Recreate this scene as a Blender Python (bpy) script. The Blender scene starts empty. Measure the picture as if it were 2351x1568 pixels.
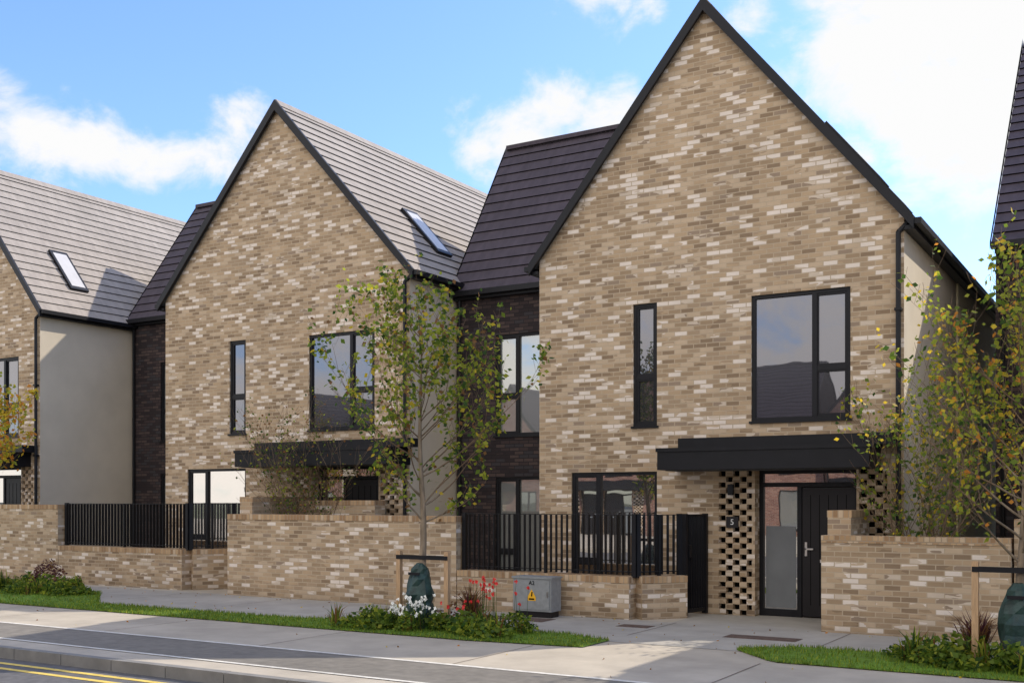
import bpy, math, random
from mathutils import Vector
R=random.Random(7)
sc=bpy.context.scene
sc.view_settings.view_transform='Standard'; sc.view_settings.look='None'; sc.view_settings.exposure=0
H=1.88; YAW=math.radians(31.05); F0=2500.0
# ---------------------------------------------------------------- materials
def newmat(name):
    m=bpy.data.materials.new(name); m.use_nodes=True
    nt=m.node_tree; b=nt.nodes['Principled BSDF']; return m,nt,b
def N(nt,t,**k):
    n=nt.nodes.new(t)
    for a,v in k.items(): setattr(n,a,v)
    return n
def plain(name,col,rough=.6,var=.15,scale=6,spec=.4,metal=0,bump=0,detail=5,stretch=None,big=0):
    m,nt,b=newmat(name)
    tc=N(nt,'ShaderNodeTexCoord'); no=N(nt,'ShaderNodeTexNoise'); no.inputs['Scale'].default_value=scale; no.inputs['Detail'].default_value=detail
    if stretch:
        mp=N(nt,'ShaderNodeMapping'); mp.inputs['Scale'].default_value=stretch
        nt.links.new(tc.outputs['Object'],mp.inputs[0]); nt.links.new(mp.outputs[0],no.inputs['Vector'])
    else: nt.links.new(tc.outputs['Object'],no.inputs['Vector'])
    mr=N(nt,'ShaderNodeMapRange'); mr.inputs[1].default_value=.3; mr.inputs[2].default_value=.7; mr.inputs[3].default_value=1-var; mr.inputs[4].default_value=1+var
    nt.links.new(no.outputs[0],mr.inputs[0]); fac=mr.outputs[0]
    if big:
        n2=N(nt,'ShaderNodeTexNoise'); n2.inputs['Scale'].default_value=.45; n2.inputs['Detail'].default_value=6; n2.inputs['Roughness'].default_value=.7; nt.links.new(tc.outputs['Object'],n2.inputs['Vector'])
        m2=N(nt,'ShaderNodeMapRange'); m2.inputs[1].default_value=.35; m2.inputs[2].default_value=.65; m2.inputs[3].default_value=1-big; m2.inputs[4].default_value=1+big*.6; nt.links.new(n2.outputs[0],m2.inputs[0])
        mm=N(nt,'ShaderNodeMath',operation='MULTIPLY'); nt.links.new(mr.outputs[0],mm.inputs[0]); nt.links.new(m2.outputs[0],mm.inputs[1]); fac=mm.outputs[0]
    vm=N(nt,'ShaderNodeVectorMath',operation='SCALE'); vm.inputs[0].default_value=col
    nt.links.new(fac,vm.inputs['Scale']); nt.links.new(vm.outputs[0],b.inputs['Base Color'])
    b.inputs['Roughness'].default_value=rough; b.inputs['Specular IOR Level'].default_value=spec; b.inputs['Metallic'].default_value=metal
    if bump:
        bp=N(nt,'ShaderNodeBump'); bp.inputs['Strength'].default_value=bump; bp.inputs['Distance'].default_value=.02
        nt.links.new(no.outputs[0],bp.inputs['Height']); nt.links.new(bp.outputs[0],b.inputs['Normal'])
    return m
def brick(name,stops,mortar,bw=.225,rh=.075,ms=.008,clus=.5,big=.12,rough=.85):
    m,nt,b=newmat(name)
    tc=N(nt,'ShaderNodeTexCoord'); br=N(nt,'ShaderNodeTexBrick')
    br.inputs['Color1'].default_value=(0,0,0,1); br.inputs['Color2'].default_value=(1,1,1,1); br.inputs['Mortar'].default_value=(.5,.5,.5,1)
    br.inputs['Scale'].default_value=1; br.inputs['Brick Width'].default_value=bw; br.inputs['Row Height'].default_value=rh; br.inputs['Mortar Size'].default_value=ms; br.inputs['Mortar Smooth'].default_value=.2
    nt.links.new(tc.outputs['UV'],br.inputs['Vector'])
    mp=N(nt,'ShaderNodeMapping'); mp.inputs['Scale'].default_value=(1.3,5,1); nt.links.new(tc.outputs['UV'],mp.inputs[0])
    no=N(nt,'ShaderNodeTexNoise'); no.inputs['Scale'].default_value=1; no.inputs['Detail'].default_value=3; nt.links.new(mp.outputs[0],no.inputs['Vector'])
    ma=N(nt,'ShaderNodeMath',operation='MULTIPLY_ADD'); ma.inputs[1].default_value=clus; nt.links.new(no.outputs[0],ma.inputs[0])
    ma2=N(nt,'ShaderNodeMath',operation='ADD'); ma2.inputs[1].default_value=-clus*.5
    nt.links.new(br.outputs['Color'],ma.inputs[2]); nt.links.new(ma.outputs[0],ma2.inputs[0])
    cr=N(nt,'ShaderNodeValToRGB'); cr.color_ramp.interpolation='CONSTANT'
    el=cr.color_ramp.elements
    el[0].position=0; el[0].color=(*stops[0][1],1); el[1].position=stops[1][0]; el[1].color=(*stops[1][1],1)
    for p,c in stops[2:]:
        e=el.new(p); e.color=(*c,1)
    nt.links.new(ma2.outputs[0],cr.inputs[0])
    n2=N(nt,'ShaderNodeTexNoise'); n2.inputs['Scale'].default_value=.9; n2.inputs['Detail'].default_value=8; n2.inputs['Roughness'].default_value=.75; nt.links.new(tc.outputs['UV'],n2.inputs['Vector'])
    mr=N(nt,'ShaderNodeMapRange'); mr.inputs[1].default_value=.3; mr.inputs[2].default_value=.7; mr.inputs[3].default_value=1-big; mr.inputs[4].default_value=1+big
    nt.links.new(n2.outputs[0],mr.inputs[0])
    # damp / splash dirt near the ground
    sx=N(nt,'ShaderNodeSeparateXYZ'); nt.links.new(tc.outputs['Object'],sx.inputs[0])
    mz=N(nt,'ShaderNodeMath',operation='MULTIPLY_ADD'); mz.inputs[1].default_value=.5; nt.links.new(n2.outputs[0],mz.inputs[0]); nt.links.new(sx.outputs['Z'],mz.inputs[2])
    dz=N(nt,'ShaderNodeMapRange'); dz.inputs[1].default_value=.25; dz.inputs[2].default_value=.55; dz.inputs[3].default_value=.74; dz.inputs[4].default_value=1; nt.links.new(mz.outputs[0],dz.inputs[0])
    mm=N(nt,'ShaderNodeMath',operation='MULTIPLY'); nt.links.new(mr.outputs[0],mm.inputs[0]); nt.links.new(dz.outputs[0],mm.inputs[1])
    mx=N(nt,'ShaderNodeMix',data_type='RGBA'); nt.links.new(br.outputs['Fac'],mx.inputs[0]); nt.links.new(cr.outputs[0],mx.inputs[6]); mx.inputs[7].default_value=(*mortar,1)
    vm=N(nt,'ShaderNodeVectorMath',operation='SCALE'); nt.links.new(mx.outputs[2],vm.inputs[0]); nt.links.new(mm.outputs[0],vm.inputs['Scale'])
    nt.links.new(vm.outputs[0],b.inputs['Base Color']); b.inputs['Roughness'].default_value=rough; b.inputs['Specular IOR Level'].default_value=.2
    bp=N(nt,'ShaderNodeBump'); bp.invert=True; bp.inputs['Strength'].default_value=.4; bp.inputs['Distance'].default_value=.005
    nt.links.new(br.outputs['Fac'],bp.inputs['Height']); nt.links.new(bp.outputs[0],b.inputs['Normal'])
    return m
BUFF=[(0,(.25,.175,.11)),(.09,(.33,.235,.145)),(.28,(.43,.31,.195)),(.46,(.365,.265,.17)),(.60,(.49,.37,.25)),(.77,(.70,.605,.515)),(.90,(.56,.46,.355)),(.96,(.29,.215,.15))]
M={}
M['buff']=brick('buff_brick',BUFF,(.44,.345,.24))
M['rowlock']=brick('rowlock_brick',[(0,(.30,.185,.10)),(.3,(.39,.25,.135)),(.6,(.46,.31,.175)),(.85,(.52,.39,.26))],(.34,.255,.17),bw=.075,rh=.3,ms=.008,clus=.1)
M['dark']=brick('dark_brick',[(0,(.032,.024,.025)),(.3,(.052,.037,.036)),(.6,(.075,.053,.048)),(.85,(.045,.04,.043))],(.022,.02,.021),clus=.2)
M['render']=plain('beige_render',(.57,.495,.385),.9,.05,1.2,spec=.2,big=.06)
M['sunlit_tone']=plain('sunlit_render_tone',(.80,.70,.46),.9,.05,1.2,spec=.2)  # sunlight on the side wall painted in as a paler, yellower render
M['tile']=plain('grey_roof_tile',(.31,.27,.235),.75,.12,2.5,spec=.2,stretch=(1,3,1),big=.1)
M['tile_shade']=plain('shaded_roof_tile_tone',(.062,.049,.060),.65,.18,2.5,spec=.25,stretch=(3,1,1),big=.12)  # same tile as the grey roofs, with shade painted in as darker colour
M['black']=plain('black_metal',(.009,.009,.011),.45,.15,4,spec=.25)
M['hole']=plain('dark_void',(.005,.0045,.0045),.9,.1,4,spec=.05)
M['soffit']=plain('soffit',(.06,.06,.06),.8,.1,4)
M['door']=plain('door_paint',(.013,.011,.012),.4,.1,3,spec=.3)
M['steel']=plain('brushed_steel',(.6,.58,.55),.3,.1,20,metal=1)
M['white']=plain('white_paint',(.75,.75,.72),.6,.1,9)
M['pave']=plain('concrete_pavement',(.40,.35,.28),.85,.10,1.6,bump=.1,detail=9,big=.18)
M['path']=plain('concrete_path',(.33,.305,.265),.85,.10,2.2,bump=.1,detail=9,big=.16)
M['asph']=plain('asphalt',(.105,.10,.10),.9,.22,9,bump=.3,detail=9,big=.15)
M['cyc']=plain('cycle_track_asphalt',(.17,.153,.13),.9,.16,7,bump=.3,detail=9,big=.2)
M['kerb']=plain('kerb_stone',(.20,.19,.175),.85,.15,5,bump=.2,detail=8,big=.15)
M['grass']=plain('grass_turf',(.105,.19,.012),.9,.3,7,bump=.4,detail=9,big=.25)
M['ground']=plain('ground_far',(.13,.14,.08),.95,.25,.3)
M['bark']=plain('tree_bark',(.22,.165,.11),.85,.3,16,bump=.4,stretch=(1,1,.3))
M['twig']=plain('twig_bark',(.16,.105,.06),.85,.25,16)
M['timber']=plain('timber_stake',(.45,.29,.16),.8,.2,9,stretch=(6,6,.6))
M['bag']=plain('watering_bag',(.018,.042,.035),.5,.45,9,bump=.9)
M['cab']=plain('galvanised_cabinet',(.30,.31,.31),.5,.12,12,metal=.4)
M['cover']=plain('manhole_iron',(.10,.065,.05),.8,.3,16)
M['yellow']=plain('road_yellow',(.62,.45,.10),.7,.2,14)
M['wline']=plain('road_white',(.60,.57,.51),.7,.2,14,big=.2)
M['warn']=plain('warning_yellow',(.85,.45,.02),.5,.05,5)
M['red']=plain('red_petal',(.60,.02,.02),.6,.2,9)
M['wpet']=plain('white_petal',(.85,.85,.80),.6,.05,9)
M['skyl']=plain('rooflight_blind_glass',(.50,.48,.46),.3,.06,3,spec=.4)
M['opp']=brick('brown_brick',[(0,(.16,.07,.05)),(.3,(.22,.10,.07)),(.6,(.26,.14,.10)),(.85,(.2,.1,.08))],(.30,.24,.2),clus=.2)
def leafmat(name,c):
    m,nt,b=newmat(name)
    out=nt.nodes['Material Output']; tr=N(nt,'ShaderNodeBsdfTranslucent'); tr.inputs[0].default_value=(*[min(1,x*1.8) for x in c],1)
    no=N(nt,'ShaderNodeTexNoise'); no.inputs['Scale'].default_value=3; tc=N(nt,'ShaderNodeTexCoord'); nt.links.new(tc.outputs['Object'],no.inputs['Vector'])
    mr=N(nt,'ShaderNodeMapRange'); mr.inputs[3].default_value=.4; mr.inputs[4].default_value=1.6; nt.links.new(no.outputs[0],mr.inputs[0])
    vm=N(nt,'ShaderNodeVectorMath',operation='SCALE'); vm.inputs[0].default_value=c; nt.links.new(mr.outputs[0],vm.inputs['Scale']); nt.links.new(vm.outputs[0],b.inputs['Base Color'])
    b.inputs['Roughness'].default_value=.6; b.inputs['Specular IOR Level'].default_value=.25
    mx=N(nt,'ShaderNodeMixShader'); mx.inputs[0].default_value=.45
    nt.links.new(b.outputs[0],mx.inputs[1]); nt.links.new(tr.outputs[0],mx.inputs[2]); nt.links.new(mx.outputs[0],out.inputs[0]); return m
M['l1']=leafmat('leaf_green',(.11,.16,.018)); M['l2']=leafmat('leaf_yellowgreen',(.27,.29,.03)); M['l3']=leafmat('leaf_yellow',(.50,.36,.03)); M['l4']=leafmat('leaf_brown',(.20,.10,.035)); M['l5']=leafmat('leaf_dark',(.04,.08,.015)); M['l6']=leafmat('leaf_orange',(.5,.2,.03)); M['l7']=leafmat('leaf_purple',(.09,.03,.035))
def glassmat(name,tint,fac,base=(.02,.02,.024)):
    m,nt,b=newmat(name); out=nt.nodes['Material Output']
    b.inputs['Base Color'].default_value=(*base,1); b.inputs['Roughness'].default_value=.2
    gl=N(nt,'ShaderNodeBsdfGlossy'); gl.inputs['Color'].default_value=(*tint,1); gl.inputs['Roughness'].default_value=.012
    lw=N(nt,'ShaderNodeLayerWeight'); lw.inputs['Blend'].default_value=.3
    mr=N(nt,'ShaderNodeMapRange'); mr.inputs[3].default_value=fac; mr.inputs[4].default_value=1; nt.links.new(lw.outputs['Fresnel'],mr.inputs[0])
    no=N(nt,'ShaderNodeTexNoise'); no.inputs['Scale'].default_value=1.2; tc=N(nt,'ShaderNodeTexCoord'); nt.links.new(tc.outputs['Object'],no.inputs['Vector'])
    bp=N(nt,'ShaderNodeBump'); bp.inputs['Strength'].default_value=.05; bp.inputs['Distance'].default_value=.02; nt.links.new(no.outputs[0],bp.inputs['Height']); nt.links.new(bp.outputs[0],gl.inputs['Normal'])
    mx=N(nt,'ShaderNodeMixShader'); nt.links.new(mr.outputs[0],mx.inputs[0]); nt.links.new(b.outputs[0],mx.inputs[1]); nt.links.new(gl.outputs[0],mx.inputs[2]); nt.links.new(mx.outputs[0],out.inputs[0]); return m
M['glass']=glassmat('window_glass',(.80,.80,.88),.13)
M['glassg']=glassmat('ground_floor_glass',(1,.97,.93),.45,(.03,.028,.026))
M['glass2']=glassmat('window_glass_light',(.9,.92,.9),.25,(.20,.21,.20))
M['frost']=plain('frosted_glass',(.17,.18,.185),.25,.1,2)
# ---------------------------------------------------------------- mesh builder
class MB:
    def __init__(s): s.v=[];s.f=[];s.m=[];s.mats=[]
    def mi(s,k):
        if k not in s.mats: s.mats.append(k)
        return s.mats.index(k)
    def poly(s,pts,k):
        i=len(s.v); s.v.extend([tuple(p) for p in pts]); s.f.append(tuple(range(i,i+len(pts)))); s.m.append(s.mi(k))
    def box(s,x0,x1,y0,y1,z0,z1,k):
        if x0>x1:x0,x1=x1,x0
        P=[(x0,y0,z0),(x1,y0,z0),(x1,y1,z0),(x0,y1,z0),(x0,y0,z1),(x1,y0,z1),(x1,y1,z1),(x0,y1,z1)]
        for q in ((0,1,5,4),(1,2,6,5),(2,3,7,6),(3,0,4,7),(4,5,6,7),(3,2,1,0)): s.poly([P[j] for j in q],k)
    def obox(s,a,b,w,z0,z1,k):
        a=Vector(a);b=Vector(b); d=(b-a).normalized(); n=Vector((-d.y,d.x))*w/2
        c=[a-n,b-n,b+n,a+n]
        P=[(p.x,p.y,z0) for p in c]+[(p.x,p.y,z1) for p in c]
        for q in ((0,1,5,4),(1,2,6,5),(2,3,7,6),(3,0,4,7),(4,5,6,7),(3,2,1,0)): s.poly([P[j] for j in q],k)
    def prism(s,pts,y0,y1,k):
        n=len(pts)
        s.poly([(x,y0,z) for x,z in pts],k); s.poly([(x,y1,z) for x,z in reversed(pts)],k)
        for i in range(n):
            a=pts[i];b=pts[(i+1)%n]; s.poly([(a[0],y0,a[1]),(a[0],y1,a[1]),(b[0],y1,b[1]),(b[0],y0,b[1])],k)
    def tube(s,a,b,r0,r1,k,n=5):
        a=Vector(a);b=Vector(b); d=(b-a)
        if d.length<1e-5: return
        d.normalize(); u=d.cross(Vector((0,0,1)) if abs(d.z)<.9 else Vector((1,0,0))).normalized(); w=d.cross(u)
        i=len(s.v)
        for c,r in((a,r0),(b,r1)):
            for j in range(n):
                t=2*math.pi*j/n; s.v.append(tuple(c+u*math.cos(t)*r+w*math.sin(t)*r))
        mi=s.mi(k)
        for j in range(n): s.f.append((i+j,i+(j+1)%n,i+n+(j+1)%n,i+n+j)); s.m.append(mi)
    def lathe(s,prof,cx,cy,k,n=14,jit=0):
        i=len(s.v)
        for r,z in prof:
            for j in range(n):
                t=2*math.pi*j/n; rr=r*(1+R.uniform(-jit,jit)); s.v.append((cx+rr*math.cos(t),cy+rr*math.sin(t),z))
        mi=s.mi(k)
        for q in range(len(prof)-1):
            for j in range(n): s.f.append((i+q*n+j,i+q*n+(j+1)%n,i+(q+1)*n+(j+1)%n,i+(q+1)*n+j)); s.m.append(mi)
    def make(s,name,parent=None,smooth=False,uv=True):
        me=bpy.data.meshes.new(name); me.from_pydata(s.v,[],s.f)
        for k in s.mats: me.materials.append(M[k])
        me.polygons.foreach_set('material_index',s.m)
        if smooth: me.polygons.foreach_set('use_smooth',[True]*len(s.f))
        if uv:
            ul=me.uv_layers.new(name='UVMap').data; Z=Vector((0,0,1))
            for p in me.polygons:
                n=p.normal
                if abs(n.z)>.97 or n.length<.1: t=Vector((1,0,0)); vd=Vector((0,1,0))
                else: t=Z.cross(n).normalized(); vd=n.cross(t)
                for li in p.loop_indices:
                    c=me.vertices[me.loops[li].vertex_index].co; ul[li].uv=(c.dot(t)+200,c.dot(vd)+50)
        o=bpy.data.objects.new(name,me); sc.collection.objects.link(o)
        if parent: o.parent=parent
        return o
def empty(name):
    e=bpy.data.objects.new(name,None); sc.collection.objects.link(e); return e
def text(s,size,loc,rot,mat,parent,name):
    c=bpy.data.curves.new(name,'FONT'); c.body=s; c.size=size; c.extrude=.002; c.align_x='CENTER'; c.align_y='CENTER'
    c.materials.append(M[mat]); o=bpy.data.objects.new(name,c); o.location=loc; o.rotation_euler=rot; sc.collection.objects.link(o); o.parent=parent; return o
# ---------------------------------------------------------------- building parts
def wallholes(mb,x0,x1,y,z0,z1,holes,k,rev=.14):
    xs=sorted({x0,x1,*[h[0] for h in holes],*[h[1] for h in holes]}); zs=sorted({z0,z1,*[h[2] for h in holes],*[h[3] for h in holes]})
    for i in range(len(xs)-1):
        for j in range(len(zs)-1):
            cx=(xs[i]+xs[i+1])/2; cz=(zs[j]+zs[j+1])/2
            if any(h[0]<cx<h[1] and h[2]<cz<h[3] for h in holes): continue
            mb.poly([(xs[i],y,zs[j]),(xs[i+1],y,zs[j]),(xs[i+1],y,zs[j+1]),(xs[i],y,zs[j+1])],k)
    for a,b,c,d in holes:
        mb.poly([(a,y,c),(a,y,d),(a,y+rev,d),(a,y+rev,c)],k); mb.poly([(b,y,d),(b,y,c),(b,y+rev,c),(b,y+rev,d)],k)
        mb.poly([(a,y,d),(b,y,d),(b,y+rev,d),(a,y+rev,d)],k); mb.poly([(a,y,c),(a,y+rev,c),(b,y+rev,c),(b,y,c)],k)
def window(mb,x0,x1,z0,z1,y,mull=(),trans=(),glass='glass',fw=.055,sill=True):
    yf=y+.03;yb=y+.11
    mb.box(x0,x0+fw,yf,yb,z0,z1,'black');mb.box(x1-fw,x1,yf,yb,z0,z1,'black')
    mb.box(x0+fw,x1-fw,yf,yb,z0,z0+fw,'black');mb.box(x0+fw,x1-fw,yf,yb,z1-fw,z1,'black')
    for m in mull: mb.box(m-fw*.7,m+fw*.7,yf-.004,yb,z0+fw,z1-fw,'black')
    for a,b,z in trans: mb.box(a+.02,b-.02,yf+.004,yb,z-fw*.7,z+fw*.7,'black')
    xs=[x0+fw,*mull,x1-fw]
    for i in range(len(xs)-1):
        a,b=xs[i],xs[i+1]
        o=R.uniform(-.004,.004)
        mb.poly([(a,y+.075+o,z0+fw),(b,y+.075-o,z0+fw),(b,y+.075-o,z1-fw),(a,y+.075+o,z1-fw)],glass)
    for a,b,z in trans:
        for (za,zb) in ((z0+fw,z-.03),(z+.03,z1-fw)):
            e=.035
            mb.box(a+.02,a+.02+e,yf+.012,yb-.04,za,zb,'black');mb.box(b-.02-e,b-.02,yf+.012,yb-.04,za,zb,'black')
            mb.box(a+.02+e,b-.02-e,yf+.012,yb-.04,zb-e,zb,'black');mb.box(a+.02+e,b-.02-e,yf+.012,yb-.04,za,za+e,'black')
    if sill: mb.box(x0-.03,x1+.03,y-.035,y+.03,z0-.035,z0+.002,'black')
def slope(mb,E0,E1,R0,R1,k,step=.30,lift=.03):
    E0,E1,R0,R1=map(Vector,(E0,E1,R0,R1)); n=(E1-E0).cross(R0-E0).normalized()
    if n.z<0:n=-n
    L=(R0-E0).length; c=max(1,round(L/step))
    for i in range(c):
        a=i/c;b=(i+1)/c
        l0=E0.lerp(R0,a);l1=E1.lerp(R1,a);h0=E0.lerp(R0,b);h1=E1.lerp(R1,b)
        mb.poly([l0+n*lift,l1+n*lift,h1+n*.004,h0+n*.004],k)
        mb.poly([l0-n*.01,l1-n*.01,l1+n*lift,l0+n*lift],'soffit' if k=='tile' else 'hole')
    mb.poly([E0-n*.06,E1-n*.06,R1-n*.06,R0-n*.06],'soffit')
def skylight(mb,xe,ze,xm,zm,yc,d,wid=.55,ln=1.45):
    E=Vector((xe,0,ze));T=(Vector((xm,0,zm))-E).normalized(); n=Vector((-T.z,0,T.x))
    if n.z<0:n=-n
    c=E+T*(d/abs(T.x)); Y=Vector((0,1,0))
    def slab(w,l,h0,h1,k):
        P=[]
        for h in(h0,h1):
            for a,b in((-1,-1),(1,-1),(1,1),(-1,1)): P.append(c+T*(a*l/2)+Y*(yc+b*w/2)+n*h)
        for q in((0,1,5,4),(1,2,6,5),(2,3,7,6),(3,0,4,7),(4,5,6,7)): mb.poly([P[j] for j in q],k)
    slab(wid,ln,0,.09,'black'); slab(wid-.14,ln-.2,.09,.094,'skyl')
def hitmiss(mb,x0,x1,y,z0,z1,k='buff'):
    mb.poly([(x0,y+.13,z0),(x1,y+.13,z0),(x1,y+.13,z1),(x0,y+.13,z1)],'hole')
    rh=.0875; n=int((z1-z0)/rh); rh=(z1-z0)/n; per=.235;gap=.11
    for i in range(n):
        z=z0+i*rh
        x=x0-(per/2 if i%2 else 0)
        while x<x1:
            a=max(x,x0);b=min(x+per-gap,x1)
            if b-a>.02: mb.box(a,b,y+R.uniform(-.002,.004),y+.11,z+.003,z+rh-.001,k)
            x+=per
        mb.box(x0,x1,y+.02,y+.1,z-.005,z+.006,k)
def house(xl,s,Y,z0,ze,za,depth=10,link=None,opp=False,sky=((2.0,1.15),),tilek='tile',sunlit_tone=None,canw=(2.63,5.95),side='render'):
    root=empty('brick_house'); wk='opp' if opp else 'buff'
    X=lambda u: xl+u*s
    xr=X(6.28); xm=(xl+xr)/2; yb=Y+depth
    mb=MB()
    h=lambda a,b,c,d:(X(a),X(b),z0+c,z0+d)
    holes=[h(3.92,5.49,3.13,5.15),h(1.84,2.28,3.12,5.2),h(.65,2.28,.32,2.35)]
    dz=0-z0
    holes+=[h(3.37,3.93,dz,2.34),h(3.98,5.58,dz,2.36),h(5.62,6.03,dz,2.36)]
    sl=(za-ze)/(xm-xl); tk=.1
    wallholes(mb,xl,xr,Y,0,ze-.05,holes,wk)
    mb.poly([(xl,Y,ze-.05),(xr,Y,ze-.05),(xm,Y,za-tk)],wk)
    if sunlit_tone:
        mb.poly([(xr,Y,0),(xr,sunlit_tone,0),(xr,sunlit_tone,ze),(xr,Y,ze)],side); mb.box(xr-.2,xr+.03,sunlit_tone,yb,0,ze,'sunlit_tone')  # rear stretch of this wall carries the painted sunlight
    else: mb.poly([(xr,Y,0),(xr,yb,0),(xr,yb,ze),(xr,Y,ze)],side)
    mb.poly([(xl,yb,0),(xl,Y,0),(xl,Y,ze),(xl,yb,ze)],side)
    mb.poly([(xr,yb,0),(xl,yb,0),(xl,yb,ze-.05),(xm,yb,za-tk),(xr,yb,ze-.05)],side)
    mb.make('walls',root)
    mb=MB(); oh=.14; ex=oh; ez=ze-sl*ex
    y0=Y-.10;y1=yb+.1
    slope(mb,(xr+ex,y0,ez),(xr+ex,y1,ez),(xm,y0,za),(xm,y1,za),tilek)
    slope(mb,(xl-ex,y1,ez),(xl-ex,y0,ez),(xm,y1,za),(xm,y0,za),tilek)
    mb.prism([(xm-.14,za-.1),(xm,za+.07),(xm+.14,za-.1)],y0+.02,y1,tilek)
    for sk in sky: skylight(mb,xr+ex,ez,xm,za,Y+sk[0],sk[1]+ex)
    mb.make('roof',root)
    mb=MB(); t=.17
    for xe,si in((xl-ex-.02,-1),(xr+ex+.02,1)):
        zz=ze-sl*(ex+.02)
        mb.prism([(xe,zz+.05),(xm,za+.05),(xm,za+.05-t*1.35),(xe,zz+.05-t*1.15)],y0-.03,y0+.03,'black')
        mb.box(xe-.02 if si>0 else xe-.10,xe+.10 if si>0 else xe+.02,y0,y1,zz-.07,zz+.02,'black')
        wx=xr if si>0 else xl
        mb.box(min(wx,xe)+.003,max(wx,xe)-.003,y0+.04,y1-.04,zz-.13,zz-.072,'black')
    mb.tube((xr-.07,Y-.07,.0),(xr-.07,Y-.07,ze-.35),.038,.038,'black',8); mb.tube((xr-.07,Y-.07,ze-.36),(xr+.12,Y+.03,ze-.14),.038,.038,'black',8)
    for zc in (1.2,2.95,4.7): mb.box(xr-.12,xr-.02,Y-.12,Y-.002,zc,zc+.04,'black')
    mb.make('gutters_and_verges',root)
    mb=MB()
    window(mb,*h(3.92,5.49,3.13,5.15),Y,(X(4.93),),((X(4.93),X(5.49)-.04,z0+3.93),))
    window(mb,*h(1.84,2.28,3.12,5.2),Y,(),((X(1.84)+.03,X(2.28)-.03,z0+3.95),),fw=.05)
    window(mb,*h(.65,2.28,.32,2.35),Y,(X(1.17),),((X(.65)+.03,X(1.17),z0+.8),),glass='glassg')
    mb.make('windows',root)
    mb=MB()
    a,b=X(3.98),X(5.58); yd=Y+.22
    mb.poly([(a,Y+.14,0),(a,Y+.3,0),(a,Y+.3,z0+2.36),(a,Y+.14,z0+2.36)],'buff')
    mb.poly([(b,Y+.14,0),(b,Y+.3,0),(b,Y+.3,z0+2.36),(b,Y+.14,z0+2.36)],'buff')
    mb.poly([(a,Y+.14,z0+2.36),(b,Y+.14,z0+2.36),(b,Y+.3,z0+2.36),(a,Y+.3,z0+2.36)],'buff')
    f=.07; zt=z0+2.36; zb=max(z0-.0,0)
    mb.box(a,a+f,yd,yd+.08,zb,zt,'black');mb.box(b-f,b,yd,yd+.08,zb,zt,'black');mb.box(a+f,b-f,yd,yd+.08,zt-f,zt,'black');mb.box(a+f,b-f,yd,yd+.08,z0+2.08,z0+2.15,'black')
    xm2=a+.62*s; mb.box(xm2,xm2+f,yd,yd+.08,zb,z0+2.08,'black'); mb.box(a+f,xm2,yd,yd+.08,zb,z0+.12,'black')
    mb.poly([(a+f,yd+.04,z0+2.15),(b-f,yd+.04,z0+2.15),(b-f,yd+.04,zt-f),(a+f,yd+.04,zt-f)],'glassg')
    mb.poly([(a+f,yd+.04,z0+.12),(xm2,yd+.04,z0+.12),(xm2,yd+.04,z0+2.08),(a+f,yd+.04,z0+2.08)],'glassg')
    mb.poly([(a+f+.03,yd+.037,z0+.14),(xm2-.03,yd+.037,z0+.14),(xm2-.03,yd+.037,z0+1.45),(a+f+.03,yd+.037,z0+1.45)],'frost')
    da,db=xm2+f,b-f
    mb.box(da+.008,db-.008,yd+.02,yd+.07,zb+.02,z0+2.07,'door')
    for q in range(1,6):
        xx=da+(db-da)*q/6; mb.box(xx-.004,xx+.004,yd+.016,yd+.0195,zb+.2,z0+1.95,'hole')
    mb.box(da+.05,da+.085,yd+.008,yd+.019,z0+.98,z0+1.2,'steel'); mb.box(da+.06,da+.19,yd-.03,yd-.01,z0+1.08,z0+1.105,'steel'); mb.box(da+.06,da+.08,yd-.03,yd+.008,z0+1.08,z0+1.105,'steel')
    mb.box((da+db)/2-.13,(da+db)/2+.13,yd+.008,yd+.0155,z0+.88,z0+.93,'steel')
    if z0>.05: mb.box(a-.3,b+.3,Y-.9,Y+.3,0,z0,'path')
    mb.make('front_door',root)
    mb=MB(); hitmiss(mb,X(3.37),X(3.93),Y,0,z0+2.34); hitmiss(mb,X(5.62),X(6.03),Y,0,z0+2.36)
    mb.make('perforated_brick_panels',root)
    mb=MB(); c0,c1=X(canw[0]),X(canw[1]); pz=z0
    mb.box(c0,c1,Y-.8,Y-.005,pz+2.35,pz+2.67,'black'); mb.box(c0-.02,c1+.02,Y-.82,Y-.002,pz+2.64,pz+2.70,'black')
    mb.box(c0+.2,c1+.25,Y-.42,Y-.006,pz+2.70,pz+2.87,'black')
    mb.box(c0+.1,c1-.1,Y-.7,Y-.1,pz+2.335,pz+2.349,'soffit')
    mb.make('entrance_canopy',root)
    if not opp:
        mb=MB(); px=X(3.6)
        mb.box(px-.09,px+.11,Y-.03,Y-.005,z0+1.42,z0+1.6,'door')
        mb.lathe([(.001,z0+1.95),(.05,z0+1.95),(.055,z0+2.0),(.055,z0+2.12),(.001,z0+2.13)],px,Y-.07,'black',10)
        mb.make('plaque_and_lamp',root)
        if abs(z0)<.01: text('5',.13,(px+.01,Y-.033,z0+1.51),(math.pi/2,0,0),'white',root,'house_number')
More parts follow.
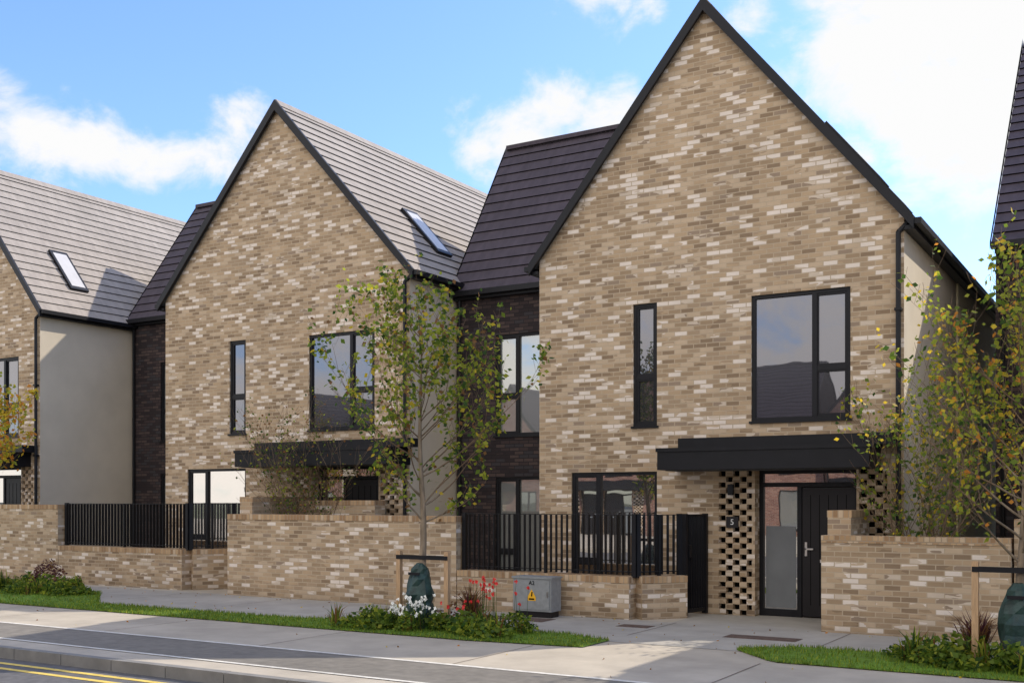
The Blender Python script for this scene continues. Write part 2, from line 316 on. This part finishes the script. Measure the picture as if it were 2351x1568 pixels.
    if link:
        x0,x1,yl,zle,zr,yr=link
        mb=MB(); wx0=x0+.98*s if not opp else x0+.8; wx1=min(wx0+1.6,x1-.1)
        hl=[(wx0,wx1,z0+3.2,z0+5.3),(wx0,wx1,z0+.35,z0+2.34)]
        wallholes(mb,x0,x1,yl,0,zle,hl if wx1>wx0+1 else [],'dark' if not opp else 'opp')
        yb2=2*yr-yl
        mb.poly([(x0,yb2,0),(x0,yl,0),(x0,yl,zle-.03),(x0,yr,zr-.08),(x0,yb2,zle-.03)],'dark')
        mb.poly([(x1,yl,0),(x1,yb2,0),(x1,yb2,zle-.03),(x1,yr,zr-.08),(x1,yl,zle-.03)],'dark')
        mb.poly([(x0,yb2,0),(x1,yb2,0),(x1,yb2,zle),(x0,yb2,zle)],'dark')
        mb.make('link_walls',root)
        if wx1>wx0+1:
            mb=MB(); m=wx0+.52
            for hh,tz in zip(hl,(z0+4.02,z0+.8)): window(mb,*hh,yl,(m,),((wx0+.03,m,tz),),glass='glass2')
            mb.make('link_windows',root)
        mb=MB(); k=(zr-zle)/(yr-yl); oy=.15
        slope(mb,(x0-.05,yl-oy,zle-k*oy),(x1,yl-oy,zle-k*oy),(x0-.05,yr,zr),(x1,yr,zr),'tile_shade')
        slope(mb,(x1,yb2+oy,zle-k*oy),(x0-.05,yb2+oy,zle-k*oy),(x1,yr,zr),(x0-.05,yr,zr),'tile_shade')
        zq=zle-k*oy
        mb.poly([(x0-.075,yl-oy,zq+.05),(x0-.075,yr,zr+.06),(x0-.075,yr,zr-.14),(x0-.075,yl-oy,zq-.1)],'black')
        mb.poly([(x0-.075,yb2+oy,zq+.05),(x0-.075,yr,zr+.06),(x0-.075,yr,zr-.14),(x0-.075,yb2+oy,zq-.1)],'black')
        mb.box(x0,x1,yr-.12,yr+.12,zr-.04,zr+.05,'tile_shade')
        mb.box(x0-.05,x1,yl-oy-.1,yl-oy+.02,zq-.08,zq+.03,'black'); mb.box(x0,x1,yl-oy+.02,yl-.002,zq-.14,zq-.08,'black')
        mb.tube((x0+.12,yl-.06,0),(x0+.12,yl-.06,zle-.3),.036,.036,'black',8)
        mb.make('link_roof',root)
    return root
house(-9.66,1.0,17.0,0,6.23,10.06,12,link=(-13.0,-9.67,19.3,6.47,9.93,21.45),sky=((1.9,1.2),(3.9,1.2),(6.2,1.2)),sunlit_tone=21.7)
house(-20.1,1.126,17.66,.22,6.6,10.48,12,link=(-24.06,-20.11,20.0,6.9,10.33,22.35),sky=((1.95,1.02),),canw=(2.7,6.3))
house(-30.9,1.083,17.2,.35,6.75,10.86,13,link=None,sky=((1.5,.95),))
house(-1.0,1.0,16.8,0,6.1,10.0,11,link=(-2.51,-1.01,20.15,6.35,11.4,24.9),sky=())
for i,x in enumerate((-6,7,20,33,46)):
    h_=house(0,1.1,0,0,5.0,9.0,9,link=(-5.5,-.01,1.5,5.2,9.2,5.5),opp=True,sky=(),tilek='tile_shade')
    h_.rotation_euler=(0,0,math.pi); h_.location=(-x+R.uniform(-.5,.5),-19,-.0)
# ---------------------------------------------------------------- front walls and fences
def gwall(segs,name='brick_garden_wall'):
    root=empty(name); mb=MB()
    for a,b,z in segs: mb.obox(a,b,.33,0,z-.1,'buff')
    mb.make('wall_body',root); mb=MB()
    for a,b,z in segs: 
        mb.obox(a,b,.35,z-.1,z,'rowlock')
    mb.make('coping',root); return root
t=.165
gwall([((-15.88,15.5+t),(-10.45,15.5+t),1.59),((-15.88+t,15.5+2*t+.01),(-15.88+t,17.6),1.93),((-15.5,17.3),(-13.5,17.3),1.86)])
gwall([((-4.21,15.5+t),(-1.75,15.5+t),1.37),((-4.21+t,15.5+2*t+.01),(-4.21+t,16.95),1.72),((-1.72,15.6+t),(3.5,15.6+t),1.62)])
gwall([((-10.43,15.5+t),(-7.2,15.5+t),.67),((-7.16,15.56+t),(-6.66,16.35),.67)])
gwall([((-34,15.8+t),(-21.5,15.8+t),1.76)])
gwall([((-21.48,15.8+t),(-17.5,15.8+t),.84),((-17.45,15.86+t),(-16.95,16.8),.84)])
def fence(runs,zb,zt,gate=None):
    root=empty('metal_railing'); mb=MB()
    for a,b in runs:
        a=Vector(a);b=Vector(b);L=(b-a).length;d=(b-a)/L; n=int(L/.10); nn=Vector((-d.y,d.x))
        mb.obox(a,b,.045,zt-.012,zt,'black'); mb.obox(a,b,.04,zb+.06,zb+.075,'black')
        for i in range(n+1):
            p=a+d*(L*i/n); mb.obox(p-nn*.03,p+nn*.03,.012,zb+.02,zt-.013,'black')
        for p in(a,b): mb.obox(p-d*.035,p+d*.035,.07,zb-.02,zt+.012,'black')
        p=a.lerp(b,.5); mb.obox(p-d*.02,p+d*.02,.055,zb-.02,zt-.012,'black')
    if gate:
        a,b=map(Vector,gate);L=(b-a).length;d=(b-a)/L; n=int(L/.07); nn=Vector((-d.y,d.x))
        mb.obox(a,b,.05,zt-.03,zt,'black'); mb.obox(a,b,.05,.06,.12,'black')
        for i in range(n+1):
            p=a+d*(L*i/n); mb.obox(p-nn*.03,p+nn*.03,.012,.121,zt-.031,'black')
        for p in(a,b): mb.obox(p-d*.03,p+d*.03,.08,0.02,zt+.01,'black')
        mb.obox(a+d*.05,a+d*.12,.12,.95,1.15,'black')
    mb.make('bars',root); return root
fence([((-10.38,15.66),(-7.18,15.66)),((-7.14,15.7),(-6.7,16.33))],.67,1.64,gate=((-6.62,16.36),(-6.5,16.93)))
fence([((-21.4,15.96),(-17.5,15.96)),((-17.45,16.0),(-16.98,16.75))],.84,1.79)
# ---------------------------------------------------------------- ground
def sheet(name,x0,x1,y0,y1,z,k):
    mb=MB(); mb.poly([(x0,y0,z),(x1,y0,z),(x1,y1,z),(x0,y1,z)],k); return mb.make(name)
sheet('ground',-400,400,-400,400,-.16,'ground')
sheet('road',-120,60,-3,8.5,-.13,'asph')
def slab(name,x0,x1,y0,y1,z0,z1,k):
    mb=MB(); mb.box(x0,x1,y0,y1,z0,z1,k); return mb.make(name)
slab('pavement',-120,60,8.62,34,-.15,0,'pave')
slab('opposite_pavement',-120,60,-40,-3,-.15,0,'pave')
mb=MB(); x=-60
while x<20:
    mb.box(x,x+.903,8.5,8.62,-.15,.003+R.uniform(-.002,.002),'kerb'); x+=.915
mb.box(-60,20,8.515,8.6,-.15,-.01,'hole'); mb.make('kerb')
sheet('cycle_track',-120,60,9.08,10.2,.004,'cyc')
root=empty('road_marking')
mb=MB()
for y,w,z,k in((9.02,.07,.008,'wline'),(10.2,.08,.008,'wline'),(8.18,.09,-.126,'yellow'),(7.92,.09,-.126,'yellow')): mb.poly([(-120,y,z),(60,y,z),(60,y+w,z),(-120,y+w,z)],k)
mb.make('painted_lines',root)
mb=MB()
for x in [ -58+3.0*i for i in range(27)]: mb.poly([(x,10.3,.005),(x+.012,10.3,.005),(x+.012,12.15,.005),(x,12.15,.005)],'cover')
for x in [ -58.4+2.6*i for i in range(30)]: mb.poly([(x,13.7,.008),(x+.012,13.7,.008),(x+.012,15.48,.008),(x,15.48,.008)],'cover')
mb.make('pavement_joints')
mb=MB(); mb.poly([(-60,13.0,.004),(20,13.0,.004),(20,15.5,.004),(-60,15.5,.004)],'path')
mb.poly([(-6.5,15.5,.004),(-4.22,15.5,.004),(-4.22,17.2,.004),(-6.5,17.2,.004)],'path'); mb.make('path')
def rag(x0,x1,f0,f1,z,name):
    mb=MB(); n=int((x1-x0)/.15)
    for i in range(n):
        a=x0+(x1-x0)*i/n;b=x0+(x1-x0)*(i+1)/n
        mb.poly([(a,f0(a),z),(b,f0(b),z),(b,f1(b),z),(a,f1(a),z)],'grass')
    area=(x1-x0)*1.0
    for i in range(int(area*1000)):
        x=R.uniform(x0,x1); e=R.random()
        y=R.uniform(f0(x)-.02,f1(x)+.02) if e<.75 else (R.gauss(f0(x),.025) if e<.88 else R.gauss(f1(x),.025))
        hh=R.uniform(.02,.06); an=R.uniform(0,6.28); w=.006; dx,dy=math.cos(an)*w,math.sin(an)*w; lx,ly=R.uniform(-.02,.02),R.uniform(-.02,.02)
        mb.poly([(x-dx,y-dy,z),(x+dx,y+dy,z),(x+lx,y+ly,z+hh)],R.choice(('l1','l1','l2','grass','grass')))
    return mb.make(name,uv=False)
def up1(x):
    if x<-18.5: return 14.55
    if x<-16.5: return 14.55-(x+18.5)/2.0*1.6
    if x<-12: return 12.95
    if x<-10.5: return 12.95+(x+12)/1.5*.45
    return 13.4
def lo1(x): return 12.1+ (0.0 if x<-8 else (x+8)*.12)
rag(-32,-6.35,lo1,lambda x:up1(x)-(0 if x<-7.2 else (x+7.2)*.4),.012,'grass')
rag(-4.6,6,lambda x:12.3 + max(0,(-3.9-x))*1.1,lambda x:13.75-max(0,(-4.0-x))*.9,.012,'grass')
mb=MB()
for x0,x1,y0,y1 in((-11.5,-10.4,14.7,15.2),(-7.0,-6.5,14.6,14.9),(-5.2,-4.2,14.2,14.55),(-9.3,-8.2,14.5,14.95)):
    mb.box(x0,x1,y0,y1,.0,.009,'cover'); mb.box(x0+.05,x1-.05,y0+.05,y1-.05,.0,.013,'cover')
mb.make('manhole_cover')
# ---------------------------------------------------------------- utility cabinet
root=empty('utility_cabinet'); mb=MB(); x0,x1,ya,yb_=-9.02,-8.32,15.02,15.34
mb.box(x0+.03,x1-.03,ya+.02,yb_-.02,0,.10,'door'); mb.box(x0,x1,ya,yb_,.10,.62,'cab'); mb.box(x0-.02,x1+.02,ya-.02,yb_+.02,.62,.65,'cab')
mb.box(x0+.03,x1-.03,ya-.012,ya-.001,.13,.60,'cab'); mb.box(x1-.07,x1-.05,ya-.03,ya-.013,.33,.42,'steel')
cx=(x0+x1)/2
mb.poly([(cx-.075,ya-.016,.27),(cx+.075,ya-.016,.27),(cx+.075,ya-.016,.33),(cx,ya-.016,.45),(cx-.075,ya-.016,.33)],'warn')
mb.poly([(cx-.008,ya-.019,.34),(cx+.012,ya-.019,.34),(cx+.02,ya-.019,.41),(cx-.002,ya-.019,.41)],'hole'); mb.poly([(cx-.05,ya-.019,.285),(cx+.05,ya-.019,.285),(cx+.05,ya-.019,.31),(cx-.05,ya-.019,.31)],'hole')
mb.make('cabinet_body',root); text('A2',.09,(cx,ya-.016,.55),(math.pi/2,0,0),'hole',root,'label')
# ---------------------------------------------------------------- vegetation
def leaf(mb,p,s,k,droop=.3):
    a=R.uniform(0,6.28); e=R.uniform(-1.0,.6); d=Vector((math.cos(a)*math.cos(e),math.sin(a)*math.cos(e),math.sin(e)-droop)).normalized()
    u=d.cross(Vector((R.uniform(-1,1),R.uniform(-1,1),R.uniform(-.2,1)))).normalized()*s*.36
    p=Vector(p); mb.poly([p,p+d*s*.45+u,p+d*s,p+d*s*.45-u],k)
def branch(mb,lf,p,d,L,r,depth,leafk,dens,ls,up=.25):
    n=max(3,int(L/.16)); q=Vector(p); d=Vector(d).normalized(); rr=r
    for i in range(n):
        f=(i+1)/n
        d=(d+Vector((R.uniform(-.16,.16),R.uniform(-.16,.16),R.uniform(-.06,.14)+up*.12))).normalized()
        q2=q+d*(L/n); r2=max(.0022,r*(1-.85*f)); mb.tube(q,q2,rr,r2,'bark' if rr>.012 else 'twig',4 if r<.02 else 6)
        if depth>0 and f>.2 and R.random()<.75:
            a=R.uniform(0,6.28); side=Vector((math.cos(a),math.sin(a),R.uniform(.1,.8))); branch(mb,lf,q2,(d*.8+side*.7),L*R.uniform(.3,.5)*(1.2-f*.5),r2*.6,depth-1,leafk,dens,ls,up)
        if r2<.012:
            cl=R.random()<.5
            for _ in range(int(dens*R.uniform(.3,3.6)*(1 if cl else .1)+R.random())):
                lf.append((q2+Vector([R.gauss(0,.05) for _ in range(3)]),ls*R.uniform(.6,1.25),leafk))
        q=q2;rr=r2
def tree(name,x,y,ht,crown,lean,ws,dens,ls,seed,z1=1.7,r=.065):
    global R
    R=random.Random(seed)
    root=empty(name); mb=MB(); lf=[]
    n=18; q=Vector((x,y,0)); rr=r; d=Vector((lean,0,1))
    for i in range(n):
        f=(i+1)/n; d=(d+Vector((R.uniform(-.05,.05)-lean*.1,R.uniform(-.05,.05),0))); q2=q+d.normalized()*(ht/n); r2=max(.006,r*(1-.9*f)); mb.tube(q,q2,rr,r2,'bark',8)
        if q2.z>z1 and i<n-1:
            for b in range(3):
                a=R.uniform(0,6.28); ff=(q2.z-z1)/(ht-z1); L=crown*R.uniform(.65,1.1)*(1-.68*ff)*(.75+.5*min(1,ff*3.5))
                st=R.uniform(.35,1.0)+ff*.5
                branch(mb,lf,q2-d.normalized()*R.uniform(0,ht/n),(math.cos(a),math.sin(a),st),L,max(.008,r2*.36),2,ws,dens,ls)
        q=q2;rr=r2
    mb.make('trunk_and_limbs',root,smooth=True,uv=False)
    mb=MB()
    for p,s,w in lf: leaf(mb,p,s,R.choice(w))
    mb.make('foliage',root,uv=False); return root
G1=['l1']*4+['l2']*5+['l3']*1+['l5']*2+['l4']
G2=['l1']*3+['l2']*6+['l3']*3+['l6']*1+['l5']
G3=['l3']*5+['l2']*3+['l6']*2
tree('young_street_tree',-9.38,13.0,4.6,2.15,.0,G1,1.55,.085,11)
tree('young_street_tree',-1.42,13.3,4.4,2.3,-.03,G2,1.15,.078,5,z1=1.2)
tree('young_street_tree',-20.5,13.2,4.1,1.9,.0,G3,2.2,.09,23,z1=1.4)
def shrub(x,y,ht,n,ws,dens,seed,name='shrub',ls=.06,sp=.55):
    global R
    R=random.Random(seed); root=empty(name); mb=MB();lf=[]
    for i in range(n):
        a=R.uniform(0,6.28); branch(mb,lf,(x+R.uniform(-.12,.12),y+R.uniform(-.1,.1),0),(math.cos(a)*sp*R.uniform(.3,1),math.sin(a)*sp*R.uniform(.2,.7),1),ht*R.uniform(.7,1),.016,2,ws,dens,ls,.1)
    mb.make('stems',root,uv=False); mb=MB()
    for p,s,w in lf: leaf(mb,p,s,R.choice(w))
    mb.make('foliage',root,uv=False)
shrub(-14.7,16.5,3.4,14,['l1','l2','l5','l4'],.65,3,sp=.85)
shrub(-3.1,16.3,3.3,9,['l1','l2','l1','l3','l5'],.9,8,ls=.075,sp=.65)
R=random.Random(99)
def clump(mb,x,y,h,n,ks,w=.02,spread=.8):
    for i in range(n):
        a=R.uniform(0,6.28); L=h*R.uniform(.6,1.1); s=R.uniform(.15,1)*spread
        p=Vector((x+R.uniform(-.06,.06),y+R.uniform(-.06,.06),.01)); o=Vector((math.cos(a),math.sin(a),0)); t=Vector((-o.y,o.x,0))*w*R.uniform(.6,1.4)
        p1=p+o*L*s*.35+Vector((0,0,L*.6)); p2=p+o*L*s*.8+Vector((0,0,L*(.95-.3*s))); k=R.choice(ks)
        mb.poly([p-t*.6,p+t*.6,p1+t,p1-t],k); mb.poly([p1-t,p1+t,p2],k)
def bush(mb,x,y,rx,h,n,ks,s=.05):
    for i in range(n):
        a=R.uniform(0,6.28); rr=math.sqrt(R.random()); z=R.random()**.6*h*(1.05-rr*rr*.8)
        leaf(mb,(x+math.cos(a)*rr*rx,y+math.sin(a)*rr*rx*.8,z+.02),s*R.uniform(.6,1.4),R.choice(ks),-.3)
def bed(name,X0,X1,Y0,Y1,seed):
    global R
    R=random.Random(seed); root=empty(name); mb=MB()
    for i in range(28):
        x=R.uniform(X0,X1);y=R.uniform(Y0,Y1); bush(mb,x,y,R.uniform(.15,.32),R.uniform(.14,.36),170,['l1','l5','l1','l1','l2'],R.uniform(.045,.09))
    for i in range(int((X1-X0)*6)): clump(mb,R.uniform(X0,X1),R.uniform(Y0,Y1),R.uniform(.2,.5),26,['l1','l5','l2','l4'],.012)
    mb.make('leaves',root,uv=False)
    return root
def blossoms(root,x0,x1,y0,y1,h0,h1,n,k,s,name):
    mb=MB()
    for i in range(n):
        x=R.gauss((x0+x1)/2,(x1-x0)/4);y=R.uniform(y0,y1);z=R.uniform(h0,h1)
        mb.tube((x+R.uniform(-.05,.05),y,.05),(x,y,z),.004,.003,'l5',3)
        for j in range(6):
            a=j*1.05+R.random(); v=Vector((math.cos(a),R.uniform(-.5,.5),math.sin(a)))*s; u=Vector((-v.z,0,v.x))*.4
            c=Vector((x,y,z)); mb.poly([c,c+v*.5+u,c+v,c+v*.5-u],k)
    mb.make(name,root,uv=False)
b=bed('flower_bed',-10.5,-7.6,12.35,13.3,4)
blossoms(b,-9.75,-9.0,12.5,12.9,.22,.5,75,'wpet',.03,'white_flowers')
blossoms(b,-8.65,-7.7,12.9,13.2,.38,.78,26,'red',.032,'red_flowers')
blossoms(b,-9.0,-8.2,12.6,13.0,.3,.45,9,'red',.03,'red_flowers_low')
mb=MB(); clump(mb,-8.6,13.15,.72,130,['l7','l4','l4'],.008,.7); bush(mb,-8.75,13.2,.38,.5,330,['l7','l4','l1'],.05); mb.make('bronze_grass',b,uv=False)
b2=bed('flower_bed',-2.7,-.4,12.7,13.6,6)
mb=MB(); clump(mb,-1.9,13.6,.7,220,['l7','l4'],.008,1.1); mb.make('bronze_grass',b2,uv=False)
b3=bed('flower_bed',-21.5,-18.2,13.4,14.4,9)
mb=MB(); bush(mb,-19.9,14.4,.45,.62,900,['l7','l4','l7','l7'],.05); mb.make('purple_bush',b3,uv=False)
mb=MB()
for i in range(190):
    x=R.uniform(-22,0); y=R.choice((R.uniform(10.4,15.4),R.gauss(15.3,.12),R.gauss(13.6,.3)))
    if y>15.45: y=15.4
    leaf(mb,(x,y,.02),R.uniform(.03,.06),R.choice(('l4','l3','l4','l6')),0.9)
mb.make('fallen_leaves',uv=False)
# ---------------------------------------------------------------- stakes and bags
def staking(xa,xb,y,xt,ztop,name='tree_stake'):
    root=empty(name); mb=MB()
    for x in(xa,xb): mb.box(x-.035,x+.035,y-.035,y+.035,0,ztop,'timber')
    mb.make('timber_posts',root); mb=MB()
    mb.box(xa-.03,xb+.03,y-.045,y-.037,ztop-.12,ztop-.06,'black'); mb.box(xa+.036,xb-.036,y+.02,y+.03,ztop-.12,ztop-.06,'black'); mb.make('strap',root)
    root=empty('tree_watering_bag'); mb=MB()
    mb.lathe([(.20,.02),(.22,.12),(.225,.25),(.20,.38),(.21,.5),(.18,.62),(.165,.72),(.13,.8),(.12,.87),(.05,.95)],xt,y-.03,'bag',11,.15); mb.make('bag_body',root)
    mb=MB(); mb.box(xt-.1,xt+.1,y-.19,y-.175,.78,.82,'black'); mb.make('bag_strap',root)
staking(-9.78,-8.92,13.0,-9.38,1.12)
staking(-1.87,-.95,13.3,-1.42,1.18)
# ---------------------------------------------------------------- camera, light, sky
cam=bpy.data.cameras.new('camera'); co=bpy.data.objects.new('camera',cam); sc.collection.objects.link(co); sc.camera=co
co.location=(0,0,H); co.rotation_euler=(math.pi/2,0,YAW); cam.lens=36*F0/2351; cam.sensor_width=36; cam.shift_y=362/2351; cam.clip_end=3000
az=math.atan2(.55,.835); el=math.radians(40)
sun=bpy.data.lights.new('sun','SUN'); sun.energy=5.0; sun.angle=math.radians(.5); sun.color=(1,.92,.79)
so=bpy.data.objects.new('sun',sun); sc.collection.objects.link(so)
sd=Vector((math.sin(az)*math.cos(el),math.cos(az)*math.cos(el),math.sin(el))); so.rotation_euler=sd.to_track_quat('Z','Y').to_euler()
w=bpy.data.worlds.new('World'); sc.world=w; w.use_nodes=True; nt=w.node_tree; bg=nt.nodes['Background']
st=N(nt,'ShaderNodeTexSky'); st.sky_type='NISHITA'; st.sun_disc=False; st.sun_elevation=el; st.sun_rotation=az; st.air_density=1.0; st.dust_density=.6; st.ozone_density=1.4
tc=N(nt,'ShaderNodeTexCoord')
Fv=Vector((-math.sin(YAW),math.cos(YAW),0)); Rv=Vector((math.cos(YAW),math.sin(YAW),0))
def dirpx(px,py): return (Fv+Rv*((px-1175)/F0)+Vector((0,0,1))*((1146-py)/F0)).normalized()
acc=None
for px,py,rad,amp in((60,330,.075,.40),(-60,340,.10,.36),(200,350,.06,.38),(320,370,.05,.36),(420,380,.05,.38),(500,370,.055,.42),(570,310,.06,.42),(560,250,.03,.34),(10,190,.03,.3),(1100,340,.055,.38),(1180,330,.07,.40),(1290,260,.065,.42),(1380,270,.06,.42),(1400,0,.055,.36),(1500,0,.04,.3),(1710,30,.05,.34),(1960,110,.08,.34),(2150,120,.14,.42),(2360,100,.22,.62),(2300,330,.14,.40),(2100,380,.10,.28),(3200,300,.3,.4),(-900,300,.25,.35)):
    c=dirpx(px,py)
    sb=N(nt,'ShaderNodeVectorMath',operation='SUBTRACT'); sb.inputs[1].default_value=c; nt.links.new(tc.outputs['Generated'],sb.inputs[0])
    ml=N(nt,'ShaderNodeVectorMath',operation='MULTIPLY'); ml.inputs[1].default_value=(1,1,1.5); nt.links.new(sb.outputs[0],ml.inputs[0])
    ln=N(nt,'ShaderNodeVectorMath',operation='LENGTH'); nt.links.new(ml.outputs[0],ln.inputs[0])
    mr=N(nt,'ShaderNodeMapRange',interpolation_type='SMOOTHSTEP'); mr.inputs[1].default_value=0; mr.inputs[2].default_value=rad*1.5; mr.inputs[3].default_value=amp; mr.inputs[4].default_value=0; nt.links.new(ln.outputs['Value'],mr.inputs[0])
    if acc is None: acc=mr.outputs[0]
    else:
        ad=N(nt,'ShaderNodeMath',operation='MAXIMUM'); nt.links.new(acc,ad.inputs[0]); nt.links.new(mr.outputs[0],ad.inputs[1]); acc=ad.outputs[0]
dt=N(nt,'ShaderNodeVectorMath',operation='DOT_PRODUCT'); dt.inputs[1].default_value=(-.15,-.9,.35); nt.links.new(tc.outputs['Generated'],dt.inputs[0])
bk=N(nt,'ShaderNodeMapRange',interpolation_type='SMOOTHSTEP'); bk.inputs[1].default_value=.0; bk.inputs[2].default_value=.7; bk.inputs[3].default_value=0; bk.inputs[4].default_value=1; nt.links.new(dt.outputs['Value'],bk.inputs[0])  # unseen clouds added behind the camera as fill light for the facades
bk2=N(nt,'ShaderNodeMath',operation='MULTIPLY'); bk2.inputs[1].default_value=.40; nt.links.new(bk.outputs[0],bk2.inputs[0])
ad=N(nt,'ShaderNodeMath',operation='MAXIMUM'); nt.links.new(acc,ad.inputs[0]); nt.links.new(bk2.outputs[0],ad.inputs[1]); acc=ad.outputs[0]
mp=N(nt,'ShaderNodeMapping'); mp.inputs['Scale'].default_value=(1,1,1.4); nt.links.new(tc.outputs['Generated'],mp.inputs[0])
no=N(nt,'ShaderNodeTexNoise'); no.inputs['Scale'].default_value=13; no.inputs['Detail'].default_value=10; no.inputs['Roughness'].default_value=.6; no.inputs['Distortion'].default_value=.25; nt.links.new(mp.outputs[0],no.inputs['Vector'])
ad=N(nt,'ShaderNodeMath',operation='ADD'); nt.links.new(no.outputs[0],ad.inputs[0]); nt.links.new(acc,ad.inputs[1])
cm=N(nt,'ShaderNodeMapRange',interpolation_type='SMOOTHSTEP'); cm.inputs[1].default_value=.67; cm.inputs[2].default_value=.95; nt.links.new(ad.outputs[0],cm.inputs[0])
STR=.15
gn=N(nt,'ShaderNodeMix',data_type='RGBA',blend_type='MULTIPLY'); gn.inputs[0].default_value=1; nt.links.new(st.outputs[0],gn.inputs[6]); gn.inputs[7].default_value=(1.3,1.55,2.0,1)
cl=N(nt,'ShaderNodeMix',data_type='RGBA'); nt.links.new(bk.outputs[0],cl.inputs[0]); cl.inputs[6].default_value=(.98/STR,.98/STR,.98/STR,1); cl.inputs[7].default_value=(1.85/STR,1.75/STR,1.65/STR,1)  # added rear clouds are brighter and warmer than the visible ones
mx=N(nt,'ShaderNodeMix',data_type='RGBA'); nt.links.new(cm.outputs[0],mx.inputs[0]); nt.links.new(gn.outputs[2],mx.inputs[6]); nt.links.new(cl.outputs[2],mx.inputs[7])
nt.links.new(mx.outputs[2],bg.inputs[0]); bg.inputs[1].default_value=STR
